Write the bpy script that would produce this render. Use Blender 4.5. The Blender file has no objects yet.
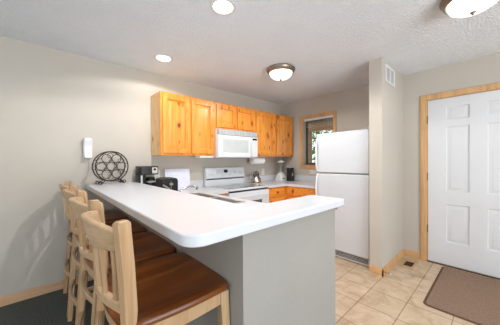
import bpy, bmesh, math, random
from mathutils import Vector, Matrix
random.seed(7)
PI = math.pi
R = math.radians
S = bpy.context.scene
C = S.collection

# ------------------------------------------------------------------ camera
YAW, PITCH, ROLL, CAMZ, FPX = R(47.754), R(-0.388), R(-0.399), 1.2952, 227.715
fw = Vector((math.cos(YAW)*math.cos(PITCH), math.sin(YAW)*math.cos(PITCH), math.sin(PITCH)))
rt0 = Vector((math.sin(YAW), -math.cos(YAW), 0))
up0 = rt0.cross(fw)
rt = rt0*math.cos(ROLL) + up0*math.sin(ROLL)
up = up0*math.cos(ROLL) - rt0*math.sin(ROLL)
cam = bpy.data.objects.new('camera', bpy.data.cameras.new('camera'))
C.objects.link(cam)
m = Matrix((rt, up, -fw)).transposed().to_4x4()
m.translation = Vector((0, 0, CAMZ))
cam.matrix_world = m
cam.data.sensor_width = 36
cam.data.lens = 36*FPX/500
cam.data.clip_start = 0.02
S.camera = cam

# ------------------------------------------------------------------ world, sun, added fill lights, exposure
W = bpy.data.worlds.new('world'); S.world = W; W.use_nodes = True
wn = W.node_tree.nodes; wl = W.node_tree.links
bg = wn['Background']
bg.inputs[0].default_value = (0.80, 0.90, 1.0, 1); bg.inputs[1].default_value = 1.7

def area(name, loc, target, sx, sy, power, col):
    d = bpy.data.lights.new(name, 'AREA'); d.shape = 'RECTANGLE'; d.size = sx; d.size_y = sy
    d.energy = power; d.color = col
    o = bpy.data.objects.new(name, d); C.objects.link(o)
    o.location = loc
    o.rotation_euler = (Vector(target)-Vector(loc)).to_track_quat('-Z', 'Y').to_euler()
    return o
sd = bpy.data.lights.new('sun', 'SUN'); sd.energy = 3.5; sd.angle = R(1); sd.color = (1, .96, .9)
so = bpy.data.objects.new('sun', sd); C.objects.link(so)
so.rotation_euler = Vector((-.25, -.55, -.8)).to_track_quat('-Z', 'Y').to_euler()
# added fill lights in assumed openings behind the camera, tilted up to brighten the ceiling
area('rear_fill', (0.6, -3.2, 0.9), (0.6, -2.1, 2.44), 2.6, 1.6, 165, (0.91, 0.955, 1.0))
area('side_fill', (-3.0, 0.2, 1.2), (-1.9, 0.2, 2.44), 2.4, 1.4, 30, (0.94, 0.97, 1.0))

S.view_settings.view_transform = 'Standard'
S.view_settings.look = 'None'
S.view_settings.gamma = 1
S.view_settings.use_curve_mapping = False
S.view_settings.exposure = 0.1
S.cycles.max_bounces = 10
S.cycles.diffuse_bounces = 6
S.cycles.use_denoising = True

# ------------------------------------------------------------------ materials
def s2l(c):
    c /= 255.0
    return c/12.92 if c <= 0.04045 else ((c+0.055)/1.055)**2.4
def rgb(r, g, b): return (s2l(r), s2l(g), s2l(b), 1)

def newmat(name, col=(.8, .8, .8, 1), rough=.5, metal=0, spec=.5):
    m = bpy.data.materials.new(name); m.use_nodes = True
    b = m.node_tree.nodes['Principled BSDF']
    b.inputs['Base Color'].default_value = col
    b.inputs['Roughness'].default_value = rough
    b.inputs['Metallic'].default_value = metal
    b.inputs['Specular IOR Level'].default_value = spec
    return m, m.node_tree.nodes, m.node_tree.links, b

def coords(N, L, scale=(1, 1, 1), loc=(0, 0, 0), rnd=False):
    t = N.new('ShaderNodeTexCoord'); mp = N.new('ShaderNodeMapping')
    mp.inputs['Scale'].default_value = scale; mp.inputs['Location'].default_value = loc
    if rnd:
        oi = N.new('ShaderNodeObjectInfo'); ml = N.new('ShaderNodeVectorMath'); ml.operation = 'SCALE'
        cb = N.new('ShaderNodeCombineXYZ')
        for i in range(3): L.new(oi.outputs['Random'], cb.inputs[i])
        ml.inputs['Scale'].default_value = 9.0
        L.new(cb.outputs[0], ml.inputs[0])
        ad = N.new('ShaderNodeVectorMath'); ad.operation = 'ADD'
        L.new(t.outputs['Object'], ad.inputs[0]); L.new(ml.outputs[0], ad.inputs[1])
        L.new(ad.outputs[0], mp.inputs['Vector'])
    else:
        L.new(t.outputs['Object'], mp.inputs['Vector'])
    return mp.outputs[0]

def noise(N, L, vec, scale, detail=4, rough=.5, dist=0):
    n = N.new('ShaderNodeTexNoise'); n.inputs['Scale'].default_value = scale
    n.inputs['Detail'].default_value = detail; n.inputs['Roughness'].default_value = rough
    n.inputs['Distortion'].default_value = dist
    L.new(vec, n.inputs['Vector']); return n.outputs['Fac']

def ramp(N, L, fac, stops):
    r = N.new('ShaderNodeValToRGB'); e = r.color_ramp.elements
    while len(e) < len(stops): e.new(0.5)
    for i, (p, c) in enumerate(stops): e[i].position = p; e[i].color = c
    L.new(fac, r.inputs[0]); return r.outputs[0]

def bump(N, L, b, h, strength, dist=.01):
    n = N.new('ShaderNodeBump'); n.inputs['Strength'].default_value = strength; n.inputs['Distance'].default_value = dist
    L.new(h, n.inputs['Height']); L.new(n.outputs[0], b.inputs['Normal'])

def mixc(N, L, fac, a, b_, mode='MIX'):
    x = N.new('ShaderNodeMix'); x.data_type = 'RGBA'; x.blend_type = mode
    for inp, v in ((x.inputs[0], fac), (x.inputs[6], a), (x.inputs[7], b_)):
        if isinstance(v, (int, float, tuple)): inp.default_value = v
        else: L.new(v, inp)
    return x.outputs[2]

M = {}
def plain(key, col, rough=.5, metal=0, spec=.5, var=.04, nscale=12):
    m, N, L, b = newmat(key, col, rough, metal, spec)
    v = coords(N, L)
    lo = tuple(c*(1-var) for c in col[:3])+(1,); hi = tuple(min(1, c*(1+var)) for c in col[:3])+(1,)
    L.new(ramp(N, L, noise(N, L, v, nscale), [(.3, lo), (.7, hi)]), b.inputs['Base Color'])
    M[key] = m
    return m, N, L, b

def wall_mat(key, col, bs=.25, sc=90):
    m, N, L, b = plain(key, col, .9, 0, .2, .02, 3)
    bump(N, L, b, noise(N, L, coords(N, L), sc, 3), bs, .004)
wall_mat('wall_paint', rgb(192, 185, 174))
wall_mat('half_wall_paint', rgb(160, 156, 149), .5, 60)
wall_mat('splash_laminate', rgb(192, 186, 175), .1)
# ceiling with knockdown texture
m, N, L, b = plain('ceiling_paint', rgb(238, 241, 245), .95, 0, .1, .02, 4)
bump(N, L, b, ramp(N, L, noise(N, L, coords(N, L), 55, 5, .6), [(.42, (0, 0, 0, 1)), (.6, (1, 1, 1, 1))]), .8, .008)

def wood(key, c1, c2, c3, axis='Z', knots=False, rough=.4, rnd=True, fine=1.0, spec=.4):
    m, N, L, b = newmat(key, c2, rough, 0, spec)
    st = {'Z': (9, 9, .9), 'X': (.9, 9, 9), 'Y': (9, .9, 9)}[axis]
    v = coords(N, L, tuple(s*fine for s in st), rnd=rnd)
    g = noise(N, L, v, 1.6, 6, .6, 1.2)
    base = ramp(N, L, g, [(.28, c1), (.5, c2), (.72, c3)])
    st2 = {'Z': (60, 60, 2), 'X': (2, 60, 60), 'Y': (60, 2, 60)}[axis]
    v2 = coords(N, L, st2, rnd=rnd)
    fg = noise(N, L, v2, 1.5, 3)
    base = mixc(N, L, .18, base, ramp(N, L, fg, [(.35, (.25, .2, .15, 1)), (.6, (1, 1, 1, 1))]), 'MULTIPLY')
    if knots:
        v3 = coords(N, L, (4.6, 4.6, 2.9), rnd=rnd)
        vo = N.new('ShaderNodeTexVoronoi'); vo.inputs['Scale'].default_value = 1.3; vo.inputs['Randomness'].default_value = 1
        L.new(v3, vo.inputs['Vector'])
        kf = ramp(N, L, vo.outputs['Distance'], [(0.0, (1, 1, 1, 1)), (.075, (.9, .9, .9, 1)), (.16, (.22, .22, .22, 1)), (.30, (0, 0, 0, 1))])
        base = mixc(N, L, kf, base, knots)
        vo2 = N.new('ShaderNodeTexVoronoi'); vo2.inputs['Scale'].default_value = 1.9
        L.new(coords(N, L, (4.6, 4.6, 2.2), (3.3, 1.7, 5.1), rnd=rnd), vo2.inputs['Vector'])
        kf2 = ramp(N, L, vo2.outputs['Distance'], [(0.0, (1, 1, 1, 1)), (.07, (.8, .8, .8, 1)), (.14, (.18, .18, .18, 1)), (.24, (0, 0, 0, 1))])
        base = mixc(N, L, kf2, base, knots)
    L.new(base, b.inputs['Base Color'])
    bump(N, L, b, fg, .06, .002)
    M[key] = m
wood('pine', rgb(204, 118, 38), rgb(224, 144, 58), rgb(236, 168, 84), 'Z', rgb(104, 40, 8), .32)
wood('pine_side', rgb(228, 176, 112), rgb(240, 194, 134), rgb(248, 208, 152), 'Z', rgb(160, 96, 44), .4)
wood('pine_low', rgb(214, 122, 36), rgb(230, 146, 56), rgb(240, 166, 76), 'X', rgb(130, 56, 14), .35)
wood('maple', rgb(178, 142, 104), rgb(189, 154, 116), rgb(200, 168, 132), 'Z', False, .38)
wood('maple_rail', rgb(184, 150, 112), rgb(197, 163, 126), rgb(208, 178, 142), 'Y', False, .38)
wood('seat_wood', rgb(92, 46, 12), rgb(134, 73, 25), rgb(170, 100, 42), 'X', False, .28, fine=.45, spec=.4)
wood('oak_trim', rgb(194, 146, 98), rgb(208, 164, 114), rgb(218, 176, 128), 'Z', False, .45)
wood('oak_trim_flat', rgb(190, 146, 108), rgb(204, 162, 124), rgb(214, 174, 138), 'X', False, .45)
wood('trivet_wood', rgb(196, 146, 92), rgb(216, 170, 116), rgb(226, 184, 132), 'X', False, .5)
wood('cedar', rgb(140, 106, 78), rgb(164, 128, 98), rgb(184, 148, 116), 'Y', False, .8)

plain('laminate', rgb(210, 212, 216), .3, 0, .5, .01)
plain('appliance_white', rgb(214, 217, 220), .28, 0, .5, .01)
m, N, L, b = plain('fridge_white', rgb(207, 211, 215), .38, 0, .45, .01)
bump(N, L, b, noise(N, L, coords(N, L), 260, 2), .12, .001)
plain('white_plastic', rgb(222, 222, 220), .4, 0, .5, .015)
plain('grey_plastic', rgb(150, 151, 152), .45, 0, .5)
plain('light_grey_plastic', rgb(205, 206, 206), .45, 0, .5)
plain('black_plastic', rgb(24, 24, 25), .4, 0, .5)
plain('black_glass', rgb(20, 22, 22), .06, 0, .6)
plain('cooktop_glass', rgb(96, 102, 100), .08, 0, .7, .08)
plain('oven_glass', rgb(92, 98, 98), .12, 0, .6)
plain('microwave_glass', rgb(188, 193, 193), .2, 0, .5)
plain('chrome', rgb(205, 205, 205), .15, 1)
plain('stainless', rgb(205, 200, 194), .4, .8, .5, .06)
plain('kettle_steel', rgb(190, 186, 180), .18, 1)
plain('nickel', rgb(150, 138, 122), .35, .85, .5, .06)
plain('brass_dark', rgb(110, 86, 58), .4, .8)
plain('iron', rgb(62, 56, 54), .5, .6, .5, .1, 40)
plain('dark_gap', rgb(30, 29, 28), .8)
plain('vent_brown', rgb(92, 66, 48), .5, .3)
plain('vent_tan', rgb(190, 160, 124), .5)
plain('board_white', rgb(232, 234, 250), .45)
plain('door_paint', rgb(209, 210, 212), .4, 0, .4, .01)
plain('jamb_grey', rgb(186, 168, 150), .6)
plain('sash_dark', rgb(44, 52, 46), .4)
plain('paper', rgb(246, 246, 246), .9, 0, .2, .01)
plain('bark', rgb(96, 76, 60), .9, 0, .2, .2)
plain('ground_out', rgb(110, 118, 84), .95, 0, .1, .2, 3)
plain('leaf', rgb(92, 138, 74), .6, 0, .3, .3, 4)
plain('leaf_light', rgb(158, 192, 128), .6, 0, .3, .25, 4)
plain('siding', rgb(200, 190, 176), .8, 0, .2, .05)
# tile
m, N, L, b = newmat('tile', rough=.38, spec=.4)
br = N.new('ShaderNodeTexBrick'); br.offset = 0; br.squash = 1
br.inputs['Scale'].default_value = 1; br.inputs['Brick Width'].default_value = .31; br.inputs['Row Height'].default_value = .31
br.inputs['Mortar Size'].default_value = .0035; br.inputs['Mortar Smooth'].default_value = .1; br.inputs['Bias'].default_value = 0
br.inputs['Color1'].default_value = (.92, .92, .92, 1); br.inputs['Color2'].default_value = (1.0, 1.0, 1.0, 1); br.inputs['Mortar'].default_value = (.42, .36, .3, 1)
L.new(coords(N, L, loc=(-2.12+.31*10, -.57+.31*14, 0)), br.inputs['Vector'])
v = coords(N, L)
stn = ramp(N, L, noise(N, L, v, 7, 8, .65, .8), [(.3, rgb(180, 153, 124)), (.5, rgb(204, 181, 153)), (.7, rgb(216, 198, 172))])
L.new(mixc(N, L, 1.0, stn, br.outputs['Color'], 'MULTIPLY'), b.inputs['Base Color'])
bump(N, L, b, br.outputs['Fac'], -.4, .003)
M['tile'] = m
# carpet and mat
m, N, L, b = newmat('carpet', rough=1, spec=.05)
v = coords(N, L)
L.new(ramp(N, L, noise(N, L, v, 120, 4, .7), [(.3, rgb(66, 70, 66)), (.55, rgb(104, 107, 102)), (.75, rgb(150, 150, 142))]), b.inputs['Base Color'])
bump(N, L, b, noise(N, L, v, 300, 3), 1, .01); M['carpet'] = m
m, N, L, b = newmat('mat_pile', rough=1, spec=.05)
v = coords(N, L)
L.new(ramp(N, L, noise(N, L, v, 160, 5, .75), [(.3, rgb(112, 90, 76)), (.55, rgb(152, 128, 110)), (.75, rgb(182, 160, 140))]), b.inputs['Base Color'])
bump(N, L, b, noise(N, L, v, 300, 3), .8, .006); M['mat_pile'] = m
plain('mat_edge', rgb(104, 80, 66), .8, 0, .2)

def glassmat(key, col, rough=0.0, alpha_mix=.75):
    m = bpy.data.materials.new(key); m.use_nodes = True; N = m.node_tree.nodes; L = m.node_tree.links
    N.remove(N['Principled BSDF'])
    t = N.new('ShaderNodeBsdfTransparent'); t.inputs[0].default_value = col
    g = N.new('ShaderNodeBsdfGlossy'); g.inputs['Roughness'].default_value = rough
    x = N.new('ShaderNodeMixShader'); x.inputs[0].default_value = 1-alpha_mix
    L.new(t.outputs[0], x.inputs[1]); L.new(g.outputs[0], x.inputs[2]); L.new(x.outputs[0], N['Material Output'].inputs[0])
    M[key] = m
glassmat('window_glass', (.95, .97, .95, 1), .0, .93)
glassmat('jar_glass', (.86, .87, .87, 1), .05, .8)

def emis(key, col, st):
    m = bpy.data.materials.new(key); m.use_nodes = True; N = m.node_tree.nodes; L = m.node_tree.links
    b = N['Principled BSDF']; b.inputs['Base Color'].default_value = (.9, .9, .88, 1); b.inputs['Roughness'].default_value = .3
    b.inputs['Emission Color'].default_value = col; b.inputs['Emission Strength'].default_value = st
    M[key] = m
emis('dome_glass', (1.0, .95, .88, 1), 1.6)
emis('can_lens', (1.0, .97, .93, 1), 6)

# ------------------------------------------------------------------ mesh helpers
def root_of(o):
    while o.parent: o = o.parent
    return o

class MB:
    def __init__(s): s.b = bmesh.new()
    def box(s, x0, x1, y0, y1, z0, z1):
        v = [s.b.verts.new((x, y, z)) for z in (z0, z1) for x, y in ((x0, y0), (x1, y0), (x1, y1), (x0, y1))]
        for f in ((3, 2, 1, 0), (4, 5, 6, 7), (0, 1, 5, 4), (1, 2, 6, 5), (2, 3, 7, 6), (3, 0, 4, 7)):
            s.b.faces.new([v[i] for i in f])
        return s
    def hexa(s, bot, top):
        v = [s.b.verts.new(p) for p in bot+top]
        for f in ((3, 2, 1, 0), (4, 5, 6, 7), (0, 1, 5, 4), (1, 2, 6, 5), (2, 3, 7, 6), (3, 0, 4, 7)):
            s.b.faces.new([v[i] for i in f])
        return s
    def prism(s, pts, z0, z1, f=None):
        f = f or (lambda u, v, d: (u, v, d))
        a = [s.b.verts.new(f(p[0], p[1], z0)) for p in pts]; c = [s.b.verts.new(f(p[0], p[1], z1)) for p in pts]
        s.b.faces.new(a[::-1]); s.b.faces.new(c); n = len(pts)
        for i in range(n): s.b.faces.new((a[i], a[(i+1) % n], c[(i+1) % n], c[i]))
        return s
    def sweep(s, path, secs, closed=False):
        """secs: per-point list of ring points (already in space)"""
        rings = [[s.b.verts.new(p) for p in r] for r in secs]
        n = len(rings[0]); k = len(rings)
        for i in range(k if closed else k-1):
            a, c = rings[i], rings[(i+1) % k]
            for j in range(n): s.b.faces.new((a[j], a[(j+1) % n], c[(j+1) % n], c[j]))
        if not closed:
            s.b.faces.new(rings[0][::-1]); s.b.faces.new(rings[-1])
        return s
    def tube(s, path, r, n=8, closed=False):
        P = [Vector(p) for p in path]; k = len(P); secs = []
        prev = None
        for i in range(k):
            if closed: t = (P[(i+1) % k]-P[i-1]).normalized()
            else: t = (P[min(i+1, k-1)]-P[max(i-1, 0)]).normalized()
            if prev is None:
                a = Vector((0, 0, 1)) if abs(t.z) < .9 else Vector((1, 0, 0))
                u = t.cross(a).normalized()
            else:
                u = (prev - t*prev.dot(t)).normalized()
            prev = u; w = t.cross(u)
            rr = r[i] if isinstance(r, (list, tuple)) else r
            secs.append([P[i]+(u*math.cos(2*PI*j/n)+w*math.sin(2*PI*j/n))*rr for j in range(n)])
        return s.sweep(P, secs, closed)
    def ribbon(s, path, w, h, upv=(0, 0, 1), closed=False):
        """rectangular section: w across (horizontal), h along up"""
        P = [Vector(p) for p in path]; k = len(P); U = Vector(upv); secs = []
        for i in range(k):
            if closed: t = (P[(i+1) % k]-P[i-1]).normalized()
            else: t = (P[min(i+1, k-1)]-P[max(i-1, 0)]).normalized()
            a = t.cross(U).normalized(); b_ = a.cross(t).normalized()
            hh = h[i] if isinstance(h, (list, tuple)) else h
            secs.append([P[i]+a*sx*w/2+b_*sy*hh/2 for sx, sy in ((-1, -1), (1, -1), (1, 1), (-1, 1))])
        return s.sweep(P, secs, closed)
    def lathe(s, prof, c=(0, 0, 0), n=32, f=None):
        f = f or (lambda x, y, z: (c[0]+x, c[1]+y, c[2]+z))
        rings = []
        for r, z in prof:
            if r < 1e-6: rings.append([s.b.verts.new(f(0, 0, z))])
            else: rings.append([s.b.verts.new(f(r*math.cos(2*PI*j/n), r*math.sin(2*PI*j/n), z)) for j in range(n)])
        for a, c_ in zip(rings, rings[1:]):
            if len(a) == 1 and len(c_) == 1: continue
            for j in range(n):
                j2 = (j+1) % n
                if len(a) == 1: s.b.faces.new((a[0], c_[j2], c_[j]))
                elif len(c_) == 1: s.b.faces.new((a[j], a[j2], c_[0]))
                else: s.b.faces.new((a[j], a[j2], c_[j2], c_[j]))
        if abs(prof[0][0]-prof[-1][0]) < 1e-6 and abs(prof[0][1]-prof[-1][1]) < 1e-6: return s   # closed section, no caps
        if len(rings[0]) > 1: s.b.faces.new(rings[0][::-1])
        if len(rings[-1]) > 1: s.b.faces.new(rings[-1])
        return s
    def panelled(s, u0, u1, v0, v1, thick, panels, prof, f):
        """slab whose front carries moulded panels; d is depth inwards"""
        us = sorted({u0, u1} | {p[0] for p in panels} | {p[1] for p in panels})
        vs = sorted({v0, v1} | {p[2] for p in panels} | {p[3] for p in panels})
        inpanel = lambda u, v: any(p[0] < u < p[1] and p[2] < v < p[3] for p in panels)
        cache = {}
        def V(u, v, d):
            k = (round(u, 5), round(v, 5), round(d, 5))
            if k not in cache: cache[k] = s.b.verts.new(f(u, v, d))
            return cache[k]
        for i in range(len(us)-1):
            for j in range(len(vs)-1):
                if not inpanel((us[i]+us[i+1])/2, (vs[j]+vs[j+1])/2):
                    s.b.faces.new((V(us[i], vs[j], 0), V(us[i+1], vs[j], 0), V(us[i+1], vs[j+1], 0), V(us[i], vs[j+1], 0)))
        for a, b_, c_, d_ in panels:
            # border vertices may include other cuts, keep simple rings
            pr = [(0, 0)]+list(prof)
            for (i0, d0), (i1, d1) in zip(pr, pr[1:]):
                q0 = [(a+i0, c_+i0), (b_-i0, c_+i0), (b_-i0, d_-i0), (a+i0, d_-i0)]
                q1 = [(a+i1, c_+i1), (b_-i1, c_+i1), (b_-i1, d_-i1), (a+i1, d_-i1)]
                for k in range(4):
                    k2 = (k+1) % 4
                    s.b.faces.new((V(*q0[k], d0), V(*q0[k2], d0), V(*q1[k2], d1), V(*q1[k], d1)))
            i1, d1 = pr[-1]
            s.b.faces.new((V(a+i1, c_+i1, d1), V(b_-i1, c_+i1, d1), V(b_-i1, d_-i1, d1), V(a+i1, d_-i1, d1)))
        # sides and back
        bk = [s.b.verts.new(f(u, v, thick)) for u, v in ((u0, v0), (u1, v0), (u1, v1), (u0, v1))]
        s.b.faces.new(bk[::-1])
        fr = [V(u0, v0, 0), V(u1, v0, 0), V(u1, v1, 0), V(u0, v1, 0)]
        for k in range(4): s.b.faces.new((fr[k], bk[k], bk[(k+1) % 4], fr[(k+1) % 4]))
        return s
    def build(s, name, mat, parent=None, bevel=0, smooth=True, label=None, kind=None, segs=2, sub=0):
        bmesh.ops.recalc_face_normals(s.b, faces=s.b.faces[:])
        me = bpy.data.meshes.new(name); s.b.to_mesh(me); s.b.free()
        me.materials.append(M[mat])
        o = bpy.data.objects.new(name, me); C.objects.link(o)
        if parent is not None:
            off = root_of(parent).location
            me.transform(Matrix.Translation(-off)); o.parent = parent
        if smooth:
            for p in me.polygons: p.use_smooth = True
            me.set_sharp_from_angle(angle=R(38))
        if bevel:
            bv = o.modifiers.new('bevel', 'BEVEL'); bv.width = bevel; bv.segments = segs; bv.limit_method = 'ANGLE'; bv.angle_limit = R(40)
            bv.harden_normals = False
        if sub:
            sb = o.modifiers.new('sub', 'SUBSURF'); sb.levels = sub; sb.render_levels = sub
        if label: o['label'] = label
        if kind: o['kind'] = kind
        return o

def thing(name, label, cat, loc=(0, 0, 0), group=None):
    o = bpy.data.objects.new(name, None); C.objects.link(o); o.location = loc
    o.empty_display_size = .05
    o['label'] = label; o['category'] = cat
    if group: o['group'] = group
    return o
def tag(o, label, cat, group=None):
    o['label'] = label; o['category'] = cat
    if group: o['group'] = group
    return o
def setting(name, loc=(0, 0, 0)):
    o = bpy.data.objects.new(name, None); C.objects.link(o); o.location = loc; o['kind'] = 'structure'; o.empty_display_size = .05
    return o
def struct(name, mb, mat, **k): return mb.build(name, mat, kind='structure', **k)
def rrect(x0, x1, y0, y1, r, n=6):
    """rounded rectangle; r is one radius or four (x1y1, x0y1, x0y0, x1y0)"""
    rs = r if isinstance(r, (tuple, list)) else (r,)*4
    out = []
    for (cx, cy, sx, sy, a0), q in zip(((x1, y1, -1, -1, 0), (x0, y1, 1, -1, 90), (x0, y0, 1, 1, 180), (x1, y0, -1, 1, 270)), rs):
        if q <= 0: out.append((cx, cy)); continue
        for i in range(n+1):
            a = R(a0+90*i/n); out.append((cx+sx*q+q*math.cos(a), cy+sy*q+q*math.sin(a)))
    return out
def facing_y(yf): return lambda u, v, d: (u, yf+d, v)      # front looks towards -y
def facing_x(xf): return lambda u, v, d: (xf+d, u, v)      # front looks towards -x

# ------------------------------------------------------------------ the room shell
YW, XW, H = 3.03, 3.625, 2.44
XL, YB = -3.0, -3.2
struct('wall_left', MB().box(XL-.12, XW+.15, YW, YW+.12, 0, H), 'wall_paint', smooth=False)
# window wall and door wall are one plane
WY0, WY1, WZ0, WZ1 = 1.895, 2.508, 1.215, 2.074
DY0, DY1, DZ1 = -.285, .629, 2.048
w = MB()
w.box(XW, XW+.15, YB, DY0, 0, H).box(XW, XW+.15, DY1, WY0, 0, H).box(XW, XW+.15, DY0, DY1, DZ1, H)
w.box(XW, XW+.15, WY0, WY1, 0, WZ0).box(XW, XW+.15, WY0, WY1, WZ1, H).box(XW, XW+.15, WY1, YW, 0, H)
struct('wall_right', w, 'wall_paint', smooth=False)
# walls behind the camera, with openings for the sky and the added fill lights
w = MB(); w.box(XL, -.8, YB-.12, YB, 0, H).box(2.0, XW+.15, YB-.12, YB, 0, H).box(-.8, 2.0, YB-.12, YB, 2.35, H)
struct('wall_back', w, 'wall_paint', smooth=False)
w = MB(); w.box(XL-.12, XL, YB-.12, -1.0, 0, H).box(XL-.12, XL, 1.4, YW, 0, H).box(XL-.12, XL, -1.0, 1.4, 0, .5).box(XL-.12, XL, -1.0, 1.4, 2.25, H)
struct('wall_side', w, 'wall_paint', smooth=False)
struct('wall_fridge_end', MB().box(2.794, XW, .889, 1.023, 0, H), 'wall_paint', smooth=False)
struct('ceiling', MB().box(XL-.12, XW+.15, YB-.12, YW+.12, H, H+.1), 'ceiling_paint', smooth=False)
f = MB().box(.62, XW+.15, .65, YW, -.1, 0).box(1.3, XW+.15, YB, .65, -.1, 0)
struct('floor', f, 'tile', smooth=False)
f = MB().box(XL, .62, YB, YW, -.1, 0).box(.62, 1.3, YB, .65, -.1, 0)
struct('floor_carpet', f, 'carpet', smooth=False)
struct('wall_backsplash', MB().box(1.042, XW, YW-.004, YW, .9, 1.39), 'splash_laminate', smooth=False)

def baseprof(mb, f, u0, u1, h=.085, t=.013):
    mb.prism([(0, 0), (t, 0), (t, h-.012), (t*.45, h), (0, h)], u0, u1, f)
struct('baseboard_left', (lambda b: (baseprof(b, lambda p, q, d: (d, YW-p, q), XL, .60), b)[1])(MB()), 'oak_trim_flat')
b_ = MB(); baseprof(b_, lambda p, q, d: (2.794-p, d, q), .876, 1.023); struct('baseboard_end', b_, 'oak_trim')
b_ = MB(); baseprof(b_, lambda p, q, d: (d, .889-p, q), 2.781, XW); struct('baseboard_wing', b_, 'oak_trim')
b_ = MB(); baseprof(b_, lambda p, q, d: (XW-p, d, q), .70, .876); struct('baseboard_door', b_, 'oak_trim')
b_ = MB(); baseprof(b_, lambda p, q, d: (XW-p, d, q), YB, -.36); struct('baseboard_right', b_, 'oak_trim')

# entry door
door = setting('door_1')
cas = MB()
cas.box(XW-.018, XW, .632, .70, 0, DZ1+.067).box(XW-.018, XW, DY0-.071, DY0-.003, 0, DZ1+.067)
cas.box(XW-.018, XW, DY0-.003, .632, DZ1, DZ1+.067)
cas.build('casing', 'oak_trim', door, bevel=.004)
js = MB().box(XW-.006, XW+.15, .627, .632, 0, DZ1).box(XW-.006, XW+.15, DY0-.003, DY0+.002, 0, DZ1).box(XW-.006, XW+.15, DY0, .632, DZ1-.004, DZ1)
js.build('jamb', 'oak_trim', door)
rows = [(.285, .757), (.905, 1.70), (1.775, 1.94)]
cols = [(.234, .456), (-.117, .105)]
slab = MB().panelled(DY0+.004, .624, .014, DZ1-.006, .04, [(c0, c1, r0, r1) for c0, c1 in cols for r0, r1 in rows],
     [(.008, .003), (.016, .015), (.028, .015), (.052, .003), (.056, .003)], facing_x(XW+.004))
sl = slab.build('door_slab', 'door_paint', door)
for z in (.42, 1.08, 1.80):
    h = MB(); h.tube([(XW-.006, .628, z-.045), (XW-.006, .628, z+.045)], .006, 10)
    h.tube([(XW-.006, .628, z-.052), (XW-.006, .628, z-.045)], .0035, 8).tube([(XW-.006, .628, z+.045), (XW-.006, .628, z+.052)], .0035, 8)
    h.build('hinge', 'brass_dark', door)
k = MB().lathe([(.032, 0), (.032, .006), (.012, .01), (.011, .035), (.024, .045), (.028, .06), (.02, .072), (0, .075)], f=lambda x, y, z: (XW+.004-z, DY0+.07+x, .96+y))
k.build('knob', 'brass_dark', door)
MB().box(XW-.02, XW+.12, DY0, .627, 0, .012).build('threshold', 'brass_dark', door)

# kitchen window
win = setting('window_1')
cas = MB()
cy0, cy1, cz0, cz1 = 1.839, 2.566, 1.14, 2.128
cas.box(XW-.018, XW, cy0, WY0, cz0, cz1).box(XW-.018, XW, WY1, cy1, cz0, cz1).box(XW-.018, XW, WY0, WY1, WZ1, cz1).box(XW-.018, XW, WY0, WY1, cz0, WZ0-.012)
cas.build('casing', 'oak_trim', win, bevel=.004)
MB().box(XW-.03, XW+.09, WY0-.02+.02, WY1, WZ0-.012, WZ0+.002).build('window_sill', 'oak_trim_flat', win, bevel=.003)
j = MB().box(XW, XW+.15, WY0, WY0+.008, WZ0, WZ1).box(XW, XW+.15, WY1-.008, WY1, WZ0, WZ1).box(XW, XW+.15, WY0, WY1, WZ1-.008, WZ1)
j.build('jamb', 'jamb_grey', win)
s_ = MB()
for (a, b2, c2, d2) in ((WY0+.008, WY0+.04, WZ0, WZ1), (WY1-.04, WY1-.008, WZ0, WZ1), (WY0+.008, WY1-.008, WZ0, WZ0+.03), (WY0+.008, WY1-.008, WZ1-.05, WZ1-.008)):
    s_.box(XW+.095, XW+.13, a, b2, c2, d2)
s_.build('window_frame', 'sash_dark', win, bevel=.003)
MB().box(XW+.108, XW+.114, WY0+.04, WY1-.04, WZ0+.03, WZ1-.05).build('pane', 'window_glass', win)

blind = thing('window_blind', 'white raised blind under the top casing of the kitchen window', 'blind', (XW+.03, (WY0+WY1)/2, WZ1-.06))
MB().box(XW+.008, XW+.05, WY0+.012, WY1-.012, WZ1-.045, WZ1-.009).build('headrail', 'white_plastic', blind, bevel=.003)
sl_ = MB()
for i in range(5):
    z = WZ1-.060-i*.026
    sl_.hexa([(XW+.014, WY0+.016, z-.004), (XW+.042, WY0+.016, z+.002), (XW+.042, WY1-.016, z+.002), (XW+.014, WY1-.016, z-.004)],
             [(XW+.014, WY0+.016, z-.002), (XW+.042, WY0+.016, z+.004), (XW+.042, WY1-.016, z+.004), (XW+.014, WY1-.016, z-.002)])
sl_.build('slats', 'light_grey_plastic', blind)
for yy in (WY0+.05, WY0+.10):
    cd = MB().tube([(XW+.006, yy, WZ1-.04), (XW+.006, yy, WZ1-.25)], .0015, 6)
    c_ = cd.build('pull_cord', 'white_plastic', blind)
    MB().lathe([(0, 0), (.005, -.004), (.008, -.03), (.006, -.036), (0, -.037)], (XW+.006, yy, WZ1-.25), 10).build('tassel', 'white_plastic', c_)

# outdoors seen through the window
struct('terrain_outside', MB().box(XW+.6, 22, -8, 16, -1.2, -1.0), 'ground_out')
po = thing('porch_roof', 'brown timber porch roof beam seen through the kitchen window', 'porch roof', (5.2, 3.2, 2.2))
MB().box(4.9, 5.05, -.5, 6.5, 2.02, 2.20).build('beam', 'cedar', po, bevel=.01)
for i in range(12):
    y_ = -.3+i*.55
    MB().box(XW+.16, 6.3, y_, y_+.05, 2.20, 2.32).build('rafter', 'cedar', po)
MB().box(XW+.16, 6.4, -.6, 6.6, 2.32, 2.36).build('deck_boards', 'cedar', po)
MB().box(4.91, 5.03, 3.2, 3.32, -1.0, 2.02).build('post', 'cedar', po, bevel=.005)

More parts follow.
